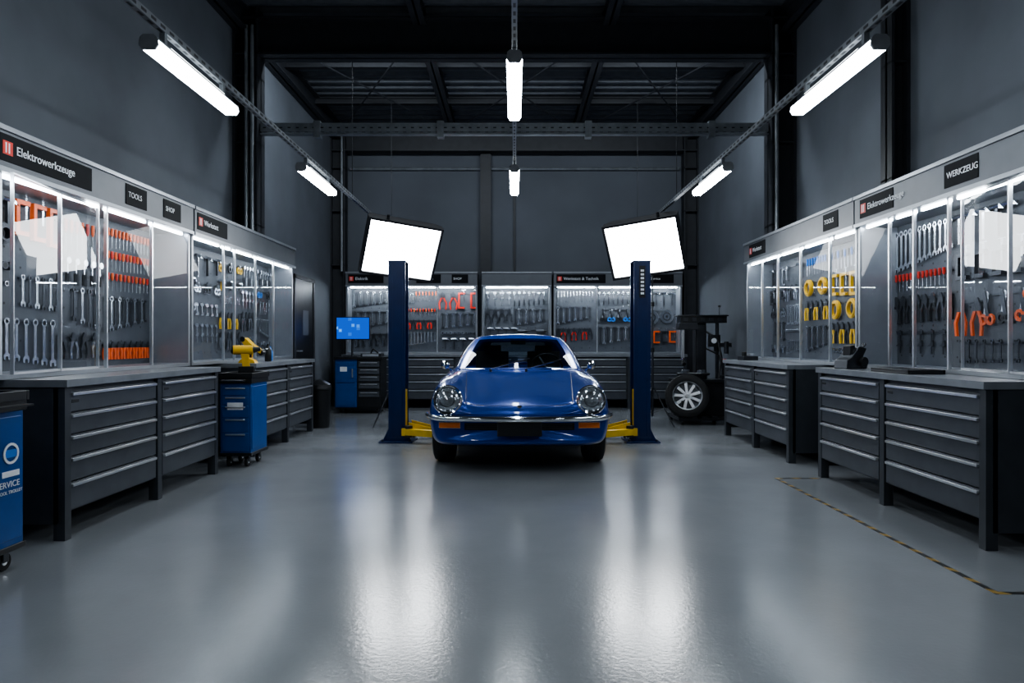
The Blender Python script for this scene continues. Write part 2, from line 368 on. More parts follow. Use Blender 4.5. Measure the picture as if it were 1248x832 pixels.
ZT0,ZT1=.972,2.48
def cabinet(mx,L,mull,tools,tilt=None,signs=(),led='led'):
    e=empty('tool_cabinet',mx); D=.35
    m=MB()
    m.box(0,L,-.02,-.004,ZT0,ZT1,'peg')
    m.box(0,.035,-D,-.02,ZT0,2.21,'frame'); m.box(L-.035,L,-D,-.02,ZT0,2.21,'frame')
    m.box(.035,L-.035,-D,-.02,ZT0,ZT0+.03,'frame')
    m.box(0,L,-D-.03,-.02,2.235,ZT1,'header'); m.box(-.003,L+.003,-D-.045,0-.004,ZT1-.03,ZT1,'frame'); m.box(-.003,L+.003,-D-.04,-.02,2.205,2.235,'frame')
    nh=int((L-.2)/.15)
    for i in range(nh):
        for j in range(9):
            u=.1+i*.15; z=1.08+j*.125; m.box(u-.008,u+.008,-.0215,-.0195,z-.008,z+.008,'black')
    for q in mull: m.box(q-.009,q+.009,-D-.004,-D+.02,ZT0+.03,2.21,'alu')
    m.obj('carcass',e,bevel=.003)
    g=MB(); ed=[.035]+list(mull)+[L-.035]
    for i,(a,b) in enumerate(zip(ed[:-1],ed[1:])):
        if tilt and i in tilt[0]: continue
        g.add([(a,-D+.008,ZT0+.03),(b,-D+.008,ZT0+.03),(b,-D+.008,2.21),(a,-D+.008,2.21)],[(0,1,2,3)],'glass')
    g.obj('glass_doors',e)
    if tilt:
        a=ed[tilt[0][0]]; b=ed[tilt[0][-1]+1]; ang=math.radians(tilt[1]); c=(a+b)/2; h=(b-a)/2
        q=MB(); q.M=Matrix.Translation((c,-D-.0,0))@Matrix.Rotation(ang,4,'Z')  # pane turned out of plane only to place the softbox reflection
        q.add([(-h,0,ZT0+.035),(h,0,ZT0+.035),(h,0,2.2),(-h,0,2.2)],[(0,1,2,3)],'glass2')
        q.box(-h-.004,-h+.004,-.01,.01,ZT0+.032,2.203,'alu'); q.box(h-.004,h+.004,-.01,.01,ZT0+.032,2.203,'alu'); q.box(-.006,.006,-.012,.012,ZT0+.032,2.203,'alu')
        q.box(-h,h,-.008,.008,ZT0+.031,ZT0+.045,'alu'); q.box(-h,h,-.008,.008,2.193,2.204,'alu')
        q.obj('turned_reflection_pane',e)
    l=MB()
    for a,b in zip(ed[:-1],ed[1:]): l.box(a+.04,b-.04,-D+.035,-D+.055,2.19,2.205,led)
    l.obj('led_strip',e)
    t=MB(); t.M=Matrix.Translation((0,-.02,0)); tools(t); t.obj('hung_tools',e)
    if signs:
        s=MB()
        for (a,b,tx,logo) in signs:
            s.box(a,b,-D-.036,-D-.029,2.27,2.43,'sign')
            if logo:
                s.box(a+.02,a+.10,-D-.038,-D-.036,2.31,2.39,'red'); s.box(a+.04,a+.05,-D-.039,-D-.038,2.32,2.38,'white'); s.box(a+.065,a+.075,-D-.039,-D-.038,2.32,2.38,'white')
            text(tx,.075 if logo else .06,e,a+(.13 if logo else .03),-D-.0375,2.35)
        s.obj('sign_plaques',e)
    return e

def bench(mx,L,mods,rows=5,H=.97,D=.70):
    m=MB()
    m.box(-.01,L+.01,-D-.02,-.005,H-.045,H,'benchtop'); 
    m.box(.01,L-.01,-D+.03,-.01,.16,H-.045,'bench')
    ed=[0]+list(mods)+[L]
    for q in ed:
        a=min(max(q-.03,0),L-.06); m.box(a,a+.06,-D,-D+.07,0,H-.045,'bench'); m.box(a,a+.06,-.10,-.03,0,.2,'bench')
    for s0 in (0,L-.02): m.box(s0,s0+.02,-D+.04,-.01,.10,H-.045,'bench')
    for a,b in zip(ed[:-1],ed[1:]):
        a+=.05; b-=.05; z1=H-.07; z0=.17; hs=[1.0,1.0,1.0,1.15,1.3][:rows]; S=sum(hs); z=z1
        for h in hs:
            hh=(z1-z0)*h/S; m.box(a,b,-D+.005,-D+.03,z-hh+.006,z-.004,'drawer')
            m.box(a+.012,b-.012,-D-.012,-D+.006,z-.030,z-.013,'alu'); z-=hh
        m.box(a+.02,a+.09,-D+.003,-D+.006,z1-.075,z1-.055,'black')
    return m.obj('workbench',None,mx,bevel=.004)

bench(T(-XW,4.10,0,90),2.12,[1.10])
bench(T(-XW,7.10,0,90),2.06,[1.05])
bench(T(XW,6.07,0,-90),2.16,[1.05])
bench(T(XW,8.78,0,-90),2.06,[1.05])
bench(T(-3.08,YB,0,0),6.16,[1.03,2.05,3.08,4.1,5.13])

def tools_LN(m):
    row(m,'w',1.15,2.05,1.36,11,.22,.34,'steel'); row(m,'w',1.75,2.10,1.66,6,.22,.24,'steel,dsteel')
    row(m,'s',1.1,1.6,1.72,9,.3,.9,'dsteel'); row(m,'s',1.1,1.55,1.60,8,.9,.3,'steel'); row(m,'l',1.2,1.55,1.98,3,.18,.14,'dsteel')
    row(m,'c',1.72,2.05,2.16,3,.24,.28,'orange'); row(m,'h',1.2,1.6,2.17,3,.20,.2,'dsteel,black')
    row(m,'d',2.12,2.58,2.12,8,.26,.20,'orange,red'); row(m,'r',2.10,2.6,1.84,6,.22,.2,'black')
    row(m,'w',2.3,2.58,1.62,4,.26,.32,'dsteel,steel'); row(m,'p',2.15,2.55,1.27,4,.20,.2,'dsteel,steel')
    row(m,'d',2.72,3.38,2.14,13,.16,.16,'orange'); row(m,'d',2.72,3.38,1.95,13,.16,.14,'orange,red'); row(m,'d',2.72,3.38,1.77,12,.15,.13,'red,orange')
    row(m,'w',2.72,3.3,1.58,11,.30,.2,'dsteel,steel'); row(m,'p',2.7,3.35,1.20,8,.15,.15,'orange')
    row(m,'p',.15,.95,2.1,7,.22,.22,'red'); row(m,'w',.15,.95,1.75,12,.3,.2,'steel'); row(m,'h',.15,.95,1.35,6,.28,.24,'dsteel')
def rnd_tools(seed,edges,accs):
    def f(m):
        rr=random.Random(seed)
        for i,(a,b) in enumerate(zip(edges[:-1],edges[1:])): auto_rows(m,a,b,rr,accs[i%len(accs)])
    return f
cabinet(T(-XW,2.92,0,90),3.50,[.5,1.13,2.19,2.83],tools_LN,tilt=([2],7.3),
        signs=[(1.08,1.95,'Elektrowerkzeuge',True),(2.38,2.68,'TOOLS',False),(2.95,3.25,'SHOP',False)])
def tools_LF(m):
    rnd_tools(3,[.05,.72,1.32,1.95,2.5,2.95],['dsteel,steel','steel,black','yellow,dsteel','dsteel','tblue,dsteel'])(m)
cabinet(T(-XW,6.45,0,90),2.95,[.72,1.0,1.6,2.2],tools_LF,signs=[(.05,.72,'Werkstatt',True)])
def tools_RN(m):
    row(m,'w',.06,.80,2.16,12,.36,.24,'steel'); row(m,'d',.06,.78,1.78,14,.15,.13,'red'); row(m,'p',.05,.78,1.59,8,.24,.22,'dsteel,black'); row(m,'k',.1,.7,1.3,5,.2,.2,'dsteel')
    row(m,'h',.92,1.45,2.17,5,.24,.24,'steel,dsteel'); row(m,'p',.92,1.1,1.52,2,.28,.28,'orange'); row(m,'x',1.2,1.55,1.56,3,.26,.24,'orange,black'); row(m,'c',.95,1.5,1.86,4,.2,.2,'dsteel')
    row(m,'w',.92,1.5,1.22,8,.18,.16,'dsteel'); row(m,'g',1.72,2.2,1.56,2,.24,.24,'orange'); row(m,'p',1.7,2.3,2.15,6,.24,.2,'red,black'); row(m,'w',1.7,2.9,1.85,16,.24,.2,'steel'); row(m,'h',2.3,2.95,1.55,5,.3,.25,'orange')
cabinet(T(XW,6.06,0,-90),3.14,[.50,.84,1.26,2.46],tools_RN,tilt=([3],-9.2),
        signs=[(.10,.62,'Elektrowerkzeuge',True),(1.27,1.62,'WERKZEUG',False)])
def tools_RF(m):
    rnd_tools(11,[.05,.5,1.0],['dsteel,steel','steel'])(m)
    row(m,'d',1.15,1.6,2.14,8,.2,.18,'tblue'); row(m,'l',1.2,1.55,1.90,2,.19,.19,'yellow'); row(m,'p',1.12,1.6,1.66,5,.22,.22,'yellow,dsteel'); row(m,'w',1.12,1.6,1.38,8,.30,.22,'steel,dsteel')
    row(m,'d',1.75,2.25,2.14,8,.2,.18,'tblue,dsteel'); row(m,'c',1.82,2.22,1.90,3,.22,.24,'yellow'); row(m,'l',1.85,2.2,1.63,2,.2,.2,'yellow'); row(m,'p',1.75,2.3,1.40,6,.22,.22,'yellow,dsteel'); row(m,'s',1.75,2.3,1.13,8,.5,.9,'steel')
    row(m,'p',2.42,2.85,2.1,4,.24,.2,'dsteel,steel'); row(m,'h',2.42,2.8,1.8,3,.25,.25,'dsteel'); row(m,'r',2.42,2.8,1.45,5,.3,.25,'black')
cabinet(T(XW,8.97,0,-90),2.89,[.55,1.05,1.68,2.36],tools_RF,signs=[(.2,.75,'Werkstatt',True),(2.3,2.6,'TOOLS',False)])
def tB1(m):
    row(m,'w',.08,.7,2.14,11,.30,.22,'steel,dsteel'); row(m,'w',.08,.7,1.78,10,.34,.24,'dsteel,steel'); row(m,'p',.08,.7,1.36,6,.26,.24,'steel,dsteel')
    row(m,'w',.85,1.2,2.12,7,.28,.2,'steel'); row(m,'d',1.25,1.62,2.14,7,.18,.18,'orange'); row(m,'d',.88,1.6,1.82,14,.16,.14,'orange,red'); row(m,'p',.9,1.6,1.62,8,.2,.18,'red,dsteel'); row(m,'w',.9,1.6,1.38,12,.30,.18,'steel')
    row(m,'p',1.75,1.95,2.14,2,.34,.34,'red'); row(m,'c',2.1,2.33,2.12,2,.3,.3,'red'); row(m,'w',1.75,2.35,1.74,10,.30,.22,'dsteel,steel'); row(m,'s',1.75,2.35,1.38,9,.9,.4,'steel'); row(m,'h',1.8,2.3,1.28,4,.22,.22,'dsteel')
cabinet(T(-3.10,YB,0),2.42,[.78,1.68],tB1,signs=[(.05,.7,'Elektrik',True),(1.3,1.75,'Werkzeuge',False),(1.95,2.25,'SHOP',False)],led='ledb')
def tB2(m):
    row(m,'k',.1,.5,2.14,4,.28,.25,'steel'); row(m,'r',.6,1.15,2.14,7,.28,.24,'dsteel'); row(m,'p',.1,.5,1.82,4,.28,.24,'dsteel'); row(m,'w',.62,1.15,1.82,9,.32,.24,'dsteel,steel'); row(m,'h',.15,.6,1.48,4,.28,.28,'dsteel'); row(m,'g',.75,1.1,1.44,2,.24,.24,'dsteel')
cabinet(T(-.60,YB,0),1.28,[],tB2,signs=(),led='ledb')
def tB3(m):
    row(m,'d',.1,.75,2.14,12,.24,.2,'steel'); row(m,'w',.1,.7,1.86,12,.34,.22,'steel,dsteel'); row(m,'p',.1,.7,1.46,7,.26,.22,'dsteel,red')
    row(m,'r',.88,1.5,2.14,8,.26,.22,'dsteel'); row(m,'x',.95,1.55,1.82,5,.26,.26,'dsteel,tblue'); row(m,'w',.9,1.58,1.48,11,.34,.22,'dsteel,steel')
    row(m,'h',1.8,2.25,2.14,4,.26,.26,'dsteel'); row(m,'o',1.85,2.15,1.80,2,.3,.26,'steel'); row(m,'c',1.8,2.25,1.40,4,.24,.22,'dsteel,orange')
cabinet(T(.72,YB,0),2.36,[.80,1.65],tB3,signs=[(.05,.95,'Werkstatt & Technik',True),(1.75,2.2,'Service',False)],led='ledb')

m=MB(); X0=-XW+.004
m.box(X0,X0+.03,10.45,10.52,0,2.24,'beam'); m.box(X0,X0+.03,11.45,11.52,0,2.24,'beam'); m.box(X0,X0+.03,10.45,11.52,2.18,2.24,'beam'); m.box(X0,X0+.015,10.52,11.45,0,2.18,'black')
m.cyl((X0+.015,10.62,1.05),(X0+.06,10.62,1.05),.012,'alu'); m.cyl((X0+.06,10.61,1.05),(X0+.06,10.74,1.05),.01,'alu'); m.box(X0+.015,X0+.018,10.9,11.2,1.3,1.7,'header'); m.obj('door_1')

m=MB(); m.box(2.285,2.315,3.24,6.0,0,.002,'tape'); m.box(2.315,2.9,3.24,3.27,0,.002,'tape'); m.box(2.315,2.68,5.97,6.0,0,.002,'tape'); m.obj('hazard_floor_tape',smooth=False)

# ------------------------------------------------------------------ two-post lift
def lift(name,x,s):
    e=empty(name,T(x,8.25,0)); m=MB()
    m.box(-.20,.20,-.22,.22,0,.018,'post')
    w=.10; d=.13
    m.box(-w,w,-d,-d+.02,.018,2.15,'post'); m.box(-w,w,d-.02,d,.018,2.15,'post')
    if s>0: m.box(-w,-w+.02,-d+.02,d-.02,.018,2.15,'post')
    else: m.box(w-.02,w,-d+.02,d-.02,.018,2.15,'post')
    m.box(-w-.005,w+.005,-d-.005,d+.005,2.15,2.165,'post')
    m.box(-w-.004,w+.004,-d-.004,d+.004,.018,.06,'post')
    for q in (-.06,.06): m.box(q-.008,q+.008,-d-.004,-d,.08,2.12,'post')
    for a in (-.16,.16):
        for b in (-.18,.18): m.cyl((a,b,.018),(a,b,.04),.016,'dsteel',6)
    for sg in (-1,1): m.prism([(sg*w,.018),(sg*.17,.018),(sg*w,.16)],-d+.0,-d+.012,'post')
    m.cyl((0,0,.02),(0,0,2.15),.022,'steel',10)
    m.obj('post',e,bevel=.004)
    c=MB(); c.box(-w+.022,w-.01,-d+.022,d-.022,.08,.62,'ayel')
    if s>0: c.box(.06,.16,-.16,.16,.08,.17,'ayel')
    else: c.box(-.16,-.06,-.16,.16,.08,.17,'ayel')
    for yy,ty in ((-.12,-.42),(.12,.42)):
        a=Vector((s*.14,yy,.125)); b=Vector((s*.72,ty,.125)); mid=a.lerp(b,.6); ang=math.atan2(b.y-a.y,b.x-a.x)
        c.obox(a.lerp(mid,.5),((mid-a).length+.05,.10,.075),(0,0,ang),'ayel'); c.obox(mid.lerp(b,.45),((b-mid).length+.12,.07,.05),(0,0,ang),'ayel')
        c.cyl((a.x,a.y,.06),(a.x,a.y,.20),.05,'dsteel',14); c.cyl((b.x,b.y,.09),(b.x,b.y,.165),.055,'dsteel',16); c.cyl((b.x,b.y,.165),(b.x,b.y,.19),.06,'rubber',16)
        c.prism([(a.x,.165),(a.x+s*.3,.165),(a.x,.24)],a.y-.006,a.y+.006,'ayel')
    c.obj('carriage_and_arms',e,bevel=.003)
    return e
L1=lift('car_lift_post',-1.40,1); L2=lift('car_lift_post.001',1.52,-1)
m=MB(); m.box(-.035,.035,-.138,-.135,1.72,2.1,'black'); 
for i in range(7): m.box(-.02,.02,-.140,-.138,1.76+i*.045,1.785+i*.045,'white')
m.obj('label',L2)

# ------------------------------------------------------------------ softboxes
def softbox(name,cx,cy,cz,s):
    e=empty(name)
    r=Vector((.91,.39*s,-.10*s)).normalized(); u=Vector((.25*s,-.38,.89)); u=(u-r*u.dot(r)).normalized(); n=r.cross(u)
    if n.y>0: n=-n
    C=Vector((cx,cy,cz)); hw,hh=.465,.35
    P=lambda a,b,c: C+r*a+u*b+n*c
    f=MB(); f.add([P(-hw,-hh,0),P(hw,-hh,0),P(hw,hh,0),P(-hw,hh,0)],[(0,1,2,3)],'soft'); f.obj('diffuser',e)
    b=MB(); k=.09; g=.03
    o=[P(-hw-g,-hh-g,.03),P(hw+g,-hh-g,.03),P(hw+g,hh+g,.03),P(-hw-g,hh+g,.03)]
    o2=[P(-hw-g,-hh-g,-.12),P(hw+g,-hh-g,-.12),P(hw+g,hh+g,-.12),P(-hw-g,hh+g,-.12)]
    mid=[P(-.43,-.34,-.34),P(.43,-.34,-.34),P(.43,.34,-.34),P(-.43,.34,-.34)]
    bk=[P(-k,-k,-.58),P(k,-k,-.58),P(k,k,-.58),P(-k,k,-.58)]
    inn=[P(-hw,-hh,.03),P(hw,-hh,.03),P(hw,hh,.03),P(-hw,hh,.03)]; inn2=[P(-hw,-hh,-.005),P(hw,-hh,-.005),P(hw,hh,-.005),P(-hw,hh,-.005)]
    vs=inn2+inn+o+o2+mid+bk; fs=[]
    for L in range(5):
        for i in range(4): fs.append((L*4+i,L*4+(i+1)%4,L*4+4+(i+1)%4,L*4+4+i))
    fs.append((20,21,22,23)); b.add(vs,fs,'fabric'); b.obj('shell',e,smooth=False)
    h=MB(); h.cyl(P(0,0,-.58),P(0,0,-.84),.075,'black',18); h.cyl(P(0,0,-.59),P(0,0,-.61),.11,'dsteel',18)
    h.cyl(P(-s*.25,hh+.03,-.02),P(-s*.25,hh+.09,-.02),.02,'black',8); 
    J=P(0,-.10,-.65); h.cyl(P(0,0,-.65),J,.02,'black',8); sx,sy=J.x,J.y
    h.cyl(J,(sx,sy,J.z-.08),.022,'black',10); zt=J.z-.05
    h.cyl((sx,sy,.15),(sx,sy,1.1),.017,'dsteel',10); h.cyl((sx,sy,1.05),(sx,sy,1.75),.014,'dsteel',10); h.cyl((sx,sy,1.7),(sx,sy,zt),.011,'dsteel',10)
    for zc in (1.08,1.72): h.cyl((sx,sy,zc-.03),(sx,sy,zc+.03),.026,'black',10)
    for a in (100,220,340):
        dx,dy=math.cos(math.radians(a)),math.sin(math.radians(a)); h.cyl((sx+dx*.02,sy+dy*.02,.55),(sx+dx*.30,sy+dy*.30,.012),.010,'dsteel',8); h.cyl((sx,sy,.2),(sx+dx*.18,sy+dy*.18,.27),.007,'dsteel',6)
    h.obj('flash_head_and_stand',e)
softbox('studio_softbox',-1.49,9.0,2.40,1); softbox('studio_softbox.001',1.71,9.0,2.43,-1)

# ------------------------------------------------------------------ carts
def cart(name,mx,w,d,h,body='blue'):
    e=empty(name,mx); m=MB()
    m.box(0,w,0,d,.13,h-.10,body); m.box(-.012,w+.012,-.012,d+.012,h-.10,h-.03,'black')
    for (a,b,c,dd) in ((-.02,w+.02,-.02,0),(-.02,w+.02,d,d+.02),(-.02,0,0,d),(w,w+.02,0,d)): m.box(a,b,c,dd,h-.05,h,'black')
    m.box(-.01,w+.01,-.01,d+.01,.11,.14,'black')
    z=h-.13
    for hh in (.09,.09,.12,.14,.18):
        if z-hh<.15: break
        m.box(.02,w-.02,-.010,0,z-hh+.006,z,body); m.box(.05,w-.05,-.022,-.008,z-.022,z-.008,'alu'); z-=hh
    m.box(w,w+.006,.02,d-.02,.17,h-.13,body)
    for a in (.06,w-.06):
        for b in (.07,d-.07):
            m.box(a-.03,a+.03,b-.025,b+.025,.10,.115,'dsteel'); m.box(a-.022,a-.016,b-.02,b+.02,.045,.10,'dsteel'); m.box(a+.016,a+.022,b-.02,b+.02,.045,.10,'dsteel')
            m.cyl((a-.014,b,.048),(a+.014,b,.048),.048,'rubber',18); m.cyl((a-.016,b,.048),(a+.016,b,.048),.02,'alu',12)
    zz=h-.12; m.tube([(w*.15,-.02,zz+.05),(w*.15,-.07,zz+.05),(w*.85,-.07,zz+.05),(w*.85,-.02,zz+.05)],.011,'dsteel')
    m.obj('body',e,bevel=.004); return e
c=cart('tool_cart',T(-3.18,3.08,0),.56,.56,.94)
m=MB(); m.M=Matrix.Rotation(math.radians(90),4,'Z')
m.ring(.46,.62,.055,.042,-.572,-.568,'white',20); m.box(.40,.52,-.570,-.5665,.50,.53,'white'); m.box(.42,.50,-.571,-.568,.60,.64,'tblue'); m.obj('decal',c)
text('SERVICE',.045,c,.569,.36,.46,rz=90); text('TOOL TROLLEY',.024,c,.569,.37,.42,rz=90)
m=MB(); m.tube([(.58,.10,.86),(.64,.10,.86),(.64,.46,.86),(.58,.46,.86)],.014,'black'); m.box(.60,.66,.12,.50,.865,.875,'black'); m.obj('side_handle',c)
m=MB(); m.box(.05,.45,.08,.46,.89,.93,'tblue'); m.box(.05,.45,.08,.46,.93,.945,'black'); m.obj('case',c)
c=cart('tool_cart.001',T(-2.80,6.50,0),.29,.42,.90)
m=MB(); m.box(.07,.22,-.012,-.0105,.55,.62,'white'); m.obj('decal',c)
def ydrill(mx):
    m=MB(); 
    m.box(-.07,.07,-.05,.05,0,.055,'black'); m.prism([(-.035,.05),(.035,.05),(.02,.19),(-.05,.19)],-.025,.025,'yellow')
    m.cyl((-.12,0,.215),(.06,0,.215),.045,'yellow',16); m.cyl((-.14,0,.215),(-.12,0,.215),.03,'black',12,.045); m.cyl((.06,0,.215),(.13,0,.225),.034,'black',12,.018); m.cyl((.13,0,.22),(.20,0,.225),.005,'steel',6)
    m.box(.03,.05,-.012,.012,.14,.19,'black'); return m.obj('cordless_drill',None,mx,bevel=.003)
ydrill(T(-2.64,6.72,.902,20))
m=MB()
m.prism([(-.10,0),(.10,0),(.08,.03),(.03,.05),(.05,.15),(.16,.10),(.17,.13),(.06,.20),(-.02,.27),(-.07,.25),(-.02,.17),(-.04,.05),(-.08,.03)],-.035,.035,'yellow')
m.cyl((.16,-.03,.11),(.16,.03,.11),.03,'black',14); m.cyl((-.045,-.04,.255),(-.045,.04,.255),.03,'black',14); m.obj('bench_clamp',None,T(-2.84,7.28,.971,-10),bevel=.004)
m=MB(); m.lathe([(0,0),(.035,0),(.038,.01),(.038,.13),(.02,.16),(.014,.17),(.014,.20),(0,.20)],(0,0,0),(0,0,1),'black',16); m.obj('spray_bottle',None,T(-2.85,7.9,.971))
m=MB(); m.lathe([(0,0),(.03,0),(.033,.01),(.033,.11),(.016,.14),(.012,.17),(0,.17)],(0,0,0),(0,0,1),'tblue',16); m.obj('oil_bottle',None,T(-2.92,8.15,.971))
m=MB(); m.lathe([(0,0),(.12,0),(.13,.02),(.15,.52),(.16,.53),(.16,.55),(.14,.55),(.125,.05),(0,.04)],(0,0,.0),(0,0,1),'black',24)
m.lathe([(.16,.55),(.15,.60),(.06,.66),(0,.67)],(0,0,0),(0,0,1),'black',24); m.obj('waste_bin',None,T(-2.72,9.55,0))

e=empty('diagnostic_cart',T(-2.98,11.35,0)); m=MB()
m.box(0,.36,0,.5,.10,.90,'blue'); m.box(.36,.76,0,.5,.10,.90,'black'); m.box(-.02,.78,-.02,.52,.90,.94,'black'); m.box(0,.76,.0,.5,.08,.11,'black')
for i,z in enumerate((.78,.66,.54,.42,.28)): m.box(.39,.73,-.012,0,z,z+.09,'drawer'); m.box(.42,.70,-.022,-.01,z+.06,z+.075,'alu')
m.box(.03,.33,-.01,0,.52,.86,'blue'); m.box(.03,.33,-.01,0,.14,.50,'blue'); m.box(.28,.30,-.025,-.01,.60,.75,'alu'); m.box(.08,.20,-.012,-.01,.70,.78,'white')
for a in (.07,.69):
    for b in (.07,.43): m.cyl((a-.015,b,.045),(a+.015,b,.045),.045,'rubber',16); m.box(a-.022,a+.022,b-.02,b+.02,.05,.085,'dsteel')
m.box(.40,.74,.1,.38,.94,1.0,'dsteel'); m.box(.43,.7,.095,.1,.95,.99,'alu'); m.tube([(.55,.2,1.0),(.6,.15,1.08),(.68,.2,1.0)],.012,'black')
m.cyl((.2,.35,.94),(.2,.35,1.45),.02,'dsteel'); m.box(.08,.32,.2,.45,.94,.955,'dsteel')
m.obj('body',e,bevel=.003)
m=MB(); m.box(-.06,.52,.27,.31,1.23,1.62,'black'); m.box(.15,.25,.31,.35,1.35,1.5,'black'); m.obj('monitor',e,bevel=.004)
m=MB(); m.box(-.045,.505,.266,.27,1.245,1.605,'screen'); m.obj('screen',e)

def wheel_into(m,c,axis,R0=.31,w=.19,rimr=.20,spokes=5,rimk='rim'):
    a=Vector(axis); h=w/2
    m.lathe([(rimr,-h*.86),(rimr+.03,-h),(R0-.05,-h),(R0-.012,-h*.85),(R0,-h*.6),(R0,h*.6),(R0-.012,h*.85),(R0-.05,h),(rimr+.03,h),(rimr,h*.86)],c,a,'rubber',40)
    for q in (-.5,-.17,.17,.5): m.lathe([(R0+.0005,h*q-.004),(R0+.0005,h*q+.004)],c,a,'black',40)
    m.lathe([(rimr,-h*.86),(rimr-.012,-h*.7),(rimr-.02,0),(rimr-.012,h*.7),(rimr,h*.88),(rimr+.008,h*.9)],c,a,rimk,36)
    m.lathe([(0,h*.2),(rimr-.02,h*.15)],c,a,'dsteel',24)
    m.lathe([(0,h*.75),(.03,h*.72),(.045,h*.55),(.05,h*.3)],c,a,rimk,20)
    q=a.to_track_quat('Z','Y').to_matrix(); c=Vector(c)
    for i in range(spokes):
        t=2*math.pi*i/spokes+.3; d=q@Vector((math.cos(t),math.sin(t),0)); pz=q@Vector((-math.sin(t),math.cos(t),0))
        v=[]
        for rr,ww,hh in ((.03,.016,h*.62),(rimr-.01,.022,h*.62)):
            for sg in (-1,1):
                for dh in (0,-.025): v.append(c+d*rr+pz*ww*sg+a*(hh+dh))
        m.add(v,[(0,2,6,4),(1,5,7,3),(0,4,5,1),(2,3,7,6),(4,6,7,5)],rimk)

e=empty('tyre_changer',T(2.72,10.1,0)); m=MB()
m.box(-.30,.38,-.05,.45,.10,.60,'mach'); m.box(-.33,.41,-.08,.48,.60,.64,'dsteel'); m.box(-.36,.42,-.30,.50,.06,.10,'dsteel')
for a in (-.3,.36):
    for b in (-.26,.44): m.cyl((a-.02,b,.04),(a+.02,b,.04),.04,'rubber',16)
m.box(.02,.18,.22,.40,.64,1.50,'mach'); m.box(.04,.16,.205,.22,.7,1.45,'dsteel')
m.box(-.22,.48,.18,.42,1.48,1.58,'mach'); m.box(-.26,.50,.16,.44,1.58,1.60,'dsteel'); m.cyl((.40,.3,1.60),(.40,.3,1.72),.008,'dsteel',6); m.cyl((.40,.3,1.72),(.40,.3,1.75),.02,'black',10)
for i in range(5): m.box(-.18+i*.13,-.11+i*.13,.174,.18,1.50,1.56,'dsteel')
m.box(-.26,.02,.12,.30,1.38,1.48,'dsteel'); m.box(-.20,-.16,.18,.24,.95,1.42,'alu'); m.cyl((-.18,.2,.90),(-.18,.12,.86),.03,'black',10); m.cyl((-.18,.21,.95),(-.18,.21,.86),.022,'steel',10)
m.cyl((-.05,.1,.64),(-.05,.1,.70),.20,'dsteel',28); m.cyl((-.05,.1,.70),(-.05,.1,.73),.24,'mach',28)
for t in range(4):
    d=Vector((math.cos(t*math.pi/2+.4),math.sin(t*math.pi/2+.4),0)); m.obox(Vector((-.05,.1,.75))+d*.16,(.10,.04,.05),(0,0,t*math.pi/2+.4),'steel')
m.tube([(.18,.25,1.35),(.32,.12,1.25),(.36,.05,.95),(.30,.0,.66)],.016,'black'); m.tube([(.18,.3,1.1),(.36,.2,1.0),(.40,.15,.8),(.38,.1,.62)],.012,'black')
m.cyl((.36,.28,.64),(.36,.28,1.48),.028,'dsteel',12); m.cyl((.36,.28,1.05),(.36,.28,1.3),.05,'mach',14); m.obox((.42,.15,1.15),(.10,.30,.06),(0,0,.2),'mach'); m.cyl((.42,.02,1.02),(.42,.02,1.2),.035,'dsteel',14)
m.cyl((.42,.1,.70),(.42,.1,.90),.045,'mach',14); m.cyl((.42,.1,.90),(.42,.1,.94),.03,'red',12); m.box(.36,.48,.05,.15,.64,.70,'dsteel')
m.box(.2,.32,.1,.2,1.12,1.30,'mach'); m.cyl((.26,.1,1.21),(.26,.08,1.21),.04,'white',16)
for q in (-.2,-.05,.1): m.box(q,q+.09,-.36,-.30,.10,.13,'dsteel')
m.box(-.32,-.30,-.30,-.25,.1,.35,'dsteel')
m.obj('machine',e,bevel=.003)
m=MB(); ax=Vector((-.20,-.95,.22)).normalized(); wheel_into(m,(-.22,-.22,.405),ax,.315,.21,.20,9); m.obj('mounted_wheel',e)

m=MB(); m.box(0,.50,-.26,0,0,.012,'black')
for (a,b,c,d) in ((0,.50,-.26,-.245),(0,.50,-.015,0),(0,.015,-.26,0),(.485,.50,-.26,0)): m.box(a,b,c,d,.012,.03,'black')
for i in range(4): m.box(.06+i*.1,.12+i*.1,-.22,-.04,.012,.028,'dsteel')
m.obj('tool_tray',None,T(3.0,5.25,.971,-90),bevel=.002)
m=MB(); m.prism([(-.12,0),(.10,0),(.12,.05),(.06,.10),(.10,.17),(.02,.19),(-.06,.10),(-.11,.07)],-.07,.07,'dsteel'); m.prism([(-.05,.09),(.02,.12),(.0,.2),(-.05,.19)],-.04,.04,'black'); m.cyl((.05,-.07,.06),(.05,-.10,.06),.04,'black',12); m.cyl((.10,0,.16),(.15,0,.21),.015,'steel',8)
m.obj('bench_vise',None,T(2.86,5.80,.971,20),bevel=.004)
m=MB(); m.box(-.1,.1,-.07,.07,0,.05,'dsteel'); m.cyl((-.05,0,.05),(-.05,0,.1),.03,'black',12); m.box(0,.08,-.05,.05,.05,.08,'alu'); m.obj('parts_box',None,T(2.87,8.4,.971,15),bevel=.003)

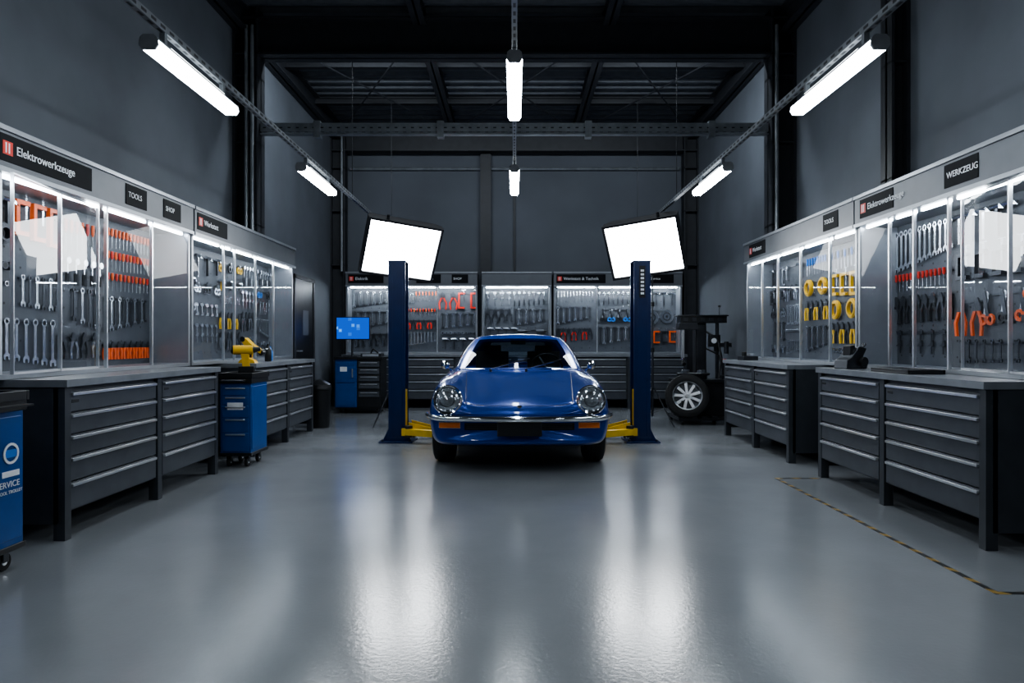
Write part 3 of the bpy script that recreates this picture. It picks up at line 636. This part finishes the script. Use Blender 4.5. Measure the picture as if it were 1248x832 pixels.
# ------------------------------------------------------------------ car
CAR=empty('classic_sports_car',T(.045,6.12,0))
def sec(y,w,zc,zh,zf,zb,bow=0,zs=None,tub=False):
    zs=zs if zs else zf-.14
    if tub: p=[(0,.48),(.66*w,.48),(.82*w,.55),(.865*w,zf),(.95*w,zf-.015),(w,zs),(1.0*w,.47),(.975*w,.30),(.92*w,zb),(.6*w,zb),(0,zb)]
    else: p=[(0,zc),(.36*w,zc-.006),(.60*w,zh),(.76*w,zf),(.92*w,zf-.025),(w,zs),(1.0*w,.47),(.975*w,.34),(.92*w,zb),(.6*w,zb),(0,zb)]
    return (y,p,bow,w)
secs=[sec(.0,.765,.525,.52,.53,.30,.10,.50),
 sec(.02,.79,.565,.565,.61,.27,.10,.52),
 sec(.08,.82,.615,.62,.725,.25,.09,.56),
 sec(.18,.84,.655,.64,.795,.23,.07,.62),
 sec(.42,.857,.715,.69,.84,.22,.04,.66),
 sec(.80,.868,.795,.765,.868,.20,.02,.70),
 sec(1.12,.864,.855,.835,.876,.20,.0,.72),
 sec(1.28,.858,.888,.875,.885,.20,-.0,.74),
 sec(1.46,.855,.905,.895,.888,.20,0,.74),
 sec(1.58,.855,0,0,.885,.20,0,.74,True),
 sec(2.10,.855,0,0,.885,.20,0,.74,True),
 sec(2.70,.86,0,0,.895,.20,0,.74,True),
 sec(3.05,.868,0,0,.905,.20,0,.74,True),
 sec(3.20,.868,.90,.905,.905,.21,0,.74),
 sec(3.55,.862,.89,.89,.885,.23,0,.72),
 sec(3.95,.82,.80,.80,.79,.28,-.05,.66),
 sec(4.12,.77,.70,.70,.69,.32,-.08,.6),
 sec(4.18,.72,.60,.60,.59,.38,-.09,.55)]
V=[];F=[];FM=[]
NP=20
for (y,p,bow,w) in secs:
    ring=p+[(-x,z) for x,z in p[-2:0:-1]]
    for x,z in ring: V.append((x,y+bow*min(1.3,abs(x)/w)**2*1.0,z))
for j in range(len(secs)-1):
    for i in range(NP):
        a=j*NP+i; b=j*NP+(i+1)%NP; F.append((a,b,b+NP,a+NP))
        tub = 8<=j<=12 and (i in (0,1,19,18)) ; under=(i in (8,9,10,11)) and j>2
        FM.append(1 if tub or under else 0)
F.append(tuple(range(NP-1,-1,-1))); FM.append(0)
F.append(tuple(range((len(secs)-1)*NP,len(secs)*NP))); FM.append(0)
me=bpy.data.meshes.new('body'); me.from_pydata(V,[],F); me.materials.append(M['carblue']); me.materials.append(M['black'])
me.polygons.foreach_set('material_index',FM); me.polygons.foreach_set('use_smooth',[True]*len(F)); me.update()
bm=bmesh.new(); bm.from_mesh(me); bmesh.ops.recalc_face_normals(bm,faces=bm.faces); bm.to_mesh(me); bm.free()
body=bpy.data.objects.new('body',me); COL.objects.link(body)
sm=body.modifiers.new('s','SUBSURF'); sm.levels=3; sm.render_levels=3
AX_F,AX_R=.80,3.17
cu=MB(); cu.slots=['carblue','black']
for y in (AX_F,AX_R):
    for s in (-1,1): cu.cyl((s*.56,y,.30),(s*1.1,y,.30),.355,'black',48)
cut=cu.obj('cut'); 
bo=body.modifiers.new('b','BOOLEAN'); bo.operation='DIFFERENCE'; bo.object=cut; bo.solver='EXACT'
dg=bpy.context.evaluated_depsgraph_get(); dg.update()
me2=bpy.data.meshes.new_from_object(body.evaluated_get(dg)); body.modifiers.clear(); body.data=me2
bpy.data.objects.remove(cut)
me2.polygons.foreach_set('use_smooth',[True]*len(me2.polygons)); me2.set_sharp_from_angle(angle=math.radians(40))
body.parent=CAR
bvh=BVHTree.FromPolygons([v.co for v in me2.vertices],[tuple(p.vertices) for p in me2.polygons])
def top(x,y,lift=.0015):
    h=bvh.ray_cast(Vector((x,y,2)),Vector((0,0,-1))); return Vector((x,y,h[0].z+lift)) if h[0] else Vector((x,y,.6))
def front(x,z,off=.0):
    h=bvh.ray_cast(Vector((x,-1,z)),Vector((0,1,0))); return Vector((x,h[0].y-off,z)) if h[0] else Vector((x,.2,z))
m=MB()
def seam(pts,r=.003): m.tube([top(*p,0.0) for p in pts],r,'black',5)
for s in (-1,1):
    seam([(s*(.49+.07*t),.13+t*1.10) for t in [i/20 for i in range(21)]])
seam([(x/20*.49,.13-.03*(1-(x/20)**2)) for x in range(-20,21)])
m.obj('panel_gaps',CAR)
base=[(0,1.22,.885),(.37,1.27,.885),(.63,1.39,.880),(.72,1.52,.880),(.755,1.95,.883),(.765,2.35,.888),(.75,2.75,.893),(.70,3.05,.900),(.52,3.32,.895),(0,3.45,.890)]
topr=[(0,1.98,1.262),(.28,2.0,1.258),(.47,2.05,1.245),(.535,2.13,1.228),(.555,2.35,1.238),(.56,2.55,1.238),(.55,2.75,1.222),(.51,2.90,1.205),(.38,3.0,1.205),(0,3.05,1.215)]
def mirror(l): return l+[(-x,y,z) for x,y,z in l[-2:0:-1]]
n=len(mirror(base)); rings=[]
rings.append(mirror([(x*1.0,y,z-.03) for x,y,z in base]))
rings.append(mirror(base))
mid=[tuple(b[i]*.5+t[i]*.5+(.02 if i==2 else 0) for i in range(3)) for b,t in zip(base,topr)]
mid=[(x*1.035,y+(2.3-y)*-.015,z) for x,y,z in mid]
rings.append(mirror(mid)); rings.append(mirror(topr))
for f,dz in ((.93,.02),(.55,.042),(.15,.05)):
    rings.append(mirror([(x*f,2.5+(y-2.5)*f,z+dz+(1.25-z)*(1-f)) for x,y,z in topr]))
V=[p for r in rings for p in r]; F=[];FM=[]
for j in range(len(rings)-1):
    for i in range(n):
        a=j*n+i; b=j*n+(i+1)%n; F.append((a,b,b+n,a+n))
        k=min(i,n-1-i)
        FM.append(1 if (j in (1,2) and k in (0,1,3,4,5,8)) else 0)
F.append(tuple(range((len(rings)-1)*n,len(rings)*n))); FM.append(0)
me=bpy.data.meshes.new('greenhouse'); me.from_pydata(V,[],F); me.materials.append(M['carblue']); me.materials.append(M['cglass'])
me.polygons.foreach_set('material_index',FM); me.polygons.foreach_set('use_smooth',[True]*len(F)); me.update()
bm=bmesh.new(); bm.from_mesh(me); bmesh.ops.recalc_face_normals(bm,faces=bm.faces); bm.to_mesh(me); bm.free()
gh=bpy.data.objects.new('greenhouse',me); COL.objects.link(gh); gh.parent=CAR
sm=gh.modifiers.new('s','SUBSURF'); sm.levels=2; sm.render_levels=2
m=MB()
m.box(-.66,.66,1.48,1.72,.70,.86,'seat'); m.box(-.60,.60,1.72,1.76,.66,.80,'black')
for sx in (-.33,.33):
    m.box(sx-.23,sx+.23,2.15,2.62,.50,.62,'seat'); m.obox((sx,2.68,.82),(.42,.12,.50),(-.25,0,0),'seat'); m.obox((sx,2.76,1.08),(.22,.09,.13),(-.2,0,0),'seat')
m.box(-.55,.55,2.95,3.05,.5,.86,'seat')
m.obox((0,2.02,1.19),(.18,.02,.05),(0,0,0),'black')
q=Vector((0,-.9,-.45)).normalized()
m.lathe([(.185+.012*math.cos(t),.012*math.sin(t)) for t in [i*math.pi/4 for i in range(8)]],(.33,1.90,.89),q,'black',28,True)
for a in (0,2.1,4.2):
    mm=q.to_track_quat('Z','Y').to_matrix(); m.cyl((.33,1.90,.89),Vector((.33,1.90,.89))+mm@Vector((.18*math.cos(a),.18*math.sin(a),0)),.01,'alu',6)
m.obj('interior',CAR,bevel=.03)
m=MB()
bl=[Vector(p)+Vector((0,-.004,.012)) for p in [(-.65,1.41,.885),(-.50,1.345,.887),(-.36,1.285,.889),(-.2,1.25,.89),(0,1.24,.891),(.2,1.25,.89),(.36,1.285,.889),(.50,1.345,.887),(.65,1.41,.885)]]
m.tube(bl,.007,'chrome',6)
for s in (-1,1):
    a=Vector((-.30 if s<0 else .08,1.20,.905)); b=a+Vector((.30,.10,.075)); m.cyl(a,b,.006,'steel',6); m.cyl(b-Vector((.18,.06,.04)),b+Vector((.12,.015,.035)),.006,'black',6); m.cyl(a-Vector((0,0,.03)),a,.014,'black',8)
for s in (-1,1):
    m.cyl((s*.77,1.72,.87),(s*.82,1.68,.925),.009,'chrome',8); m.lathe([(0,-.05),(.03,-.045),(.045,-.02),(.05,.012),(.045,.02),(0,.022)],(s*.835,1.66,.935),(0,1,0),'chrome',20)
N=48
def contour(x):
    ax=abs(x); y=-.035+.10*(ax/.755)**2
    if ax>.70: y+= .9*((ax-.70)/.17)**2.4*.30
    return y
pts=[((-1+2*i/N)*.853,contour((-1+2*i/N)*.87)) for i in range(N+1)]
secp=[(-.002,-.038),(-.022,-.034),(-.034,-.018),(-.038,0),(-.034,.018),(-.022,.034),(-.002,.038),(.03,.036),(.03,-.036)]
vs=[];fs=[]
for i,(x,y) in enumerate(pts):
    x0,y0=pts[max(0,i-1)]; x1,y1=pts[min(N,i+1)]; t=Vector((x1-x0,y1-y0)).normalized(); nn=Vector((-t.y,t.x))
    for a,b in secp: vs.append((x+nn.x*a,y+nn.y*a,.508+b*.72))
k=len(secp)
for i in range(N):
    for j in range(k): fs.append((i*k+j,i*k+(j+1)%k,(i+1)*k+(j+1)%k,(i+1)*k+j))
fs.append(tuple(range(k))); fs.append(tuple(range(N*k,N*k+k)))
m.add(vs,fs,'chrome')
m.obj('chrome_trim',CAR)
m=MB()
def patch(x0,x1,z0,z1,off,kk,n=20,th=.012):
    vs=[];fs=[]
    for i in range(n+1):
        x=x0+(x1-x0)*i/n
        for z in (z0,z1):
            p=front(x,z,off); vs+= [tuple(p),(p.x,p.y+th+off,p.z)]
    for i in range(n):
        a=i*4; b=a+4; fs+=[(a,b,b+2,a+2),(a,a+1,b+1,b),(a+2,b+2,b+3,a+3)]
    fs+=[(0,2,3,1),(n*4,n*4+1,n*4+3,n*4+2)]; m.add(vs,fs,kk)
patch(-.50,.50,.395,.46,.004,'black',28)
for z in (.412,.428,.444): patch(-.48,.48,z-.003,z+.003,.010,'dsteel',24)
for s in (-1,1): patch(s*.54 if s>0 else -.73,s*.73 if s>0 else -.54,.415,.462,.010,'amber',8)
for s in (-1,1): patch(s*.535 if s>0 else -.735,s*.735 if s>0 else -.535,.409,.468,.006,'chrome',8)
m.box(-.19,.19,-.045,-.03,.36,.475,'black'); m.box(-.20,.20,-.04,-.028,.355,.48,'dsteel')
p=top(0,.07,.004); m.cyl(p,p+Vector((0,-.004,.006)),.02,'chrome',16)
m.obj('grille_and_lamps',CAR)
m=MB()
for s in (-1,1):
    c=Vector((s*.655,.105,.668)); ax=Vector((s*.06,-1,.20)).normalized()
    m.lathe([(.0,-.16),(.130,-.16),(.136,-.03),(.135,0.0)],c,ax,'carblue',40)
    m.lathe([(.135,-.01),(.137,.008),(.128,.018),(.116,.014),(.112,.0)],c,ax,'chrome',40)
    m.lathe([(.112,.002),(.10,.016),(.07,.028),(.035,.034),(0,.036)],c,ax,'lens',36)
    m.lathe([(.062,.0305),(.066,.031),(.070,.0295)],c,ax,'dsteel',30)
m.obj('headlights',CAR)
m=MB()
for y in (AX_F,AX_R):
    for s in (-1,1): wheel_into(m,(s*.745,y,.31),(s,0,0),.31,.21,.19,5)
for y in (AX_F,AX_R): m.cyl((-.66,y,.31),(.66,y,.31),.03,'black',10)
m.box(-.45,.45,.5,3.6,.19,.24,'black')
m.obj('wheels',CAR)
m=MB()
for s in (-1,1): m.box(s*.60-.14,s*.60+.14,4.10,4.16,.56,.64,'red')
m.box(-.75,.75,4.14,4.21,.44,.50,'chrome'); m.obj('tail_lamps_and_bumper',CAR,bevel=.01)

# ------------------------------------------------------------------ camera / world / view
cam=bpy.data.cameras.new('camera'); cam.lens=24; cam.sensor_width=36; cam.shift_x=-.0024; cam.clip_end=100
co=bpy.data.objects.new('camera',cam); COL.objects.link(co); co.location=(0,0,1.2); co.rotation_euler=(math.radians(90),0,0); scene.camera=co
w=bpy.data.worlds.new('world'); scene.world=w; w.use_nodes=True; w.node_tree.nodes['Background'].inputs[0].default_value=(.02,.025,.03,1); w.node_tree.nodes['Background'].inputs[1].default_value=.3
scene.view_settings.view_transform='AgX'
try: scene.view_settings.look='AgX - Medium High Contrast'
except Exception as ex: print(ex)
scene.view_settings.exposure=0.15
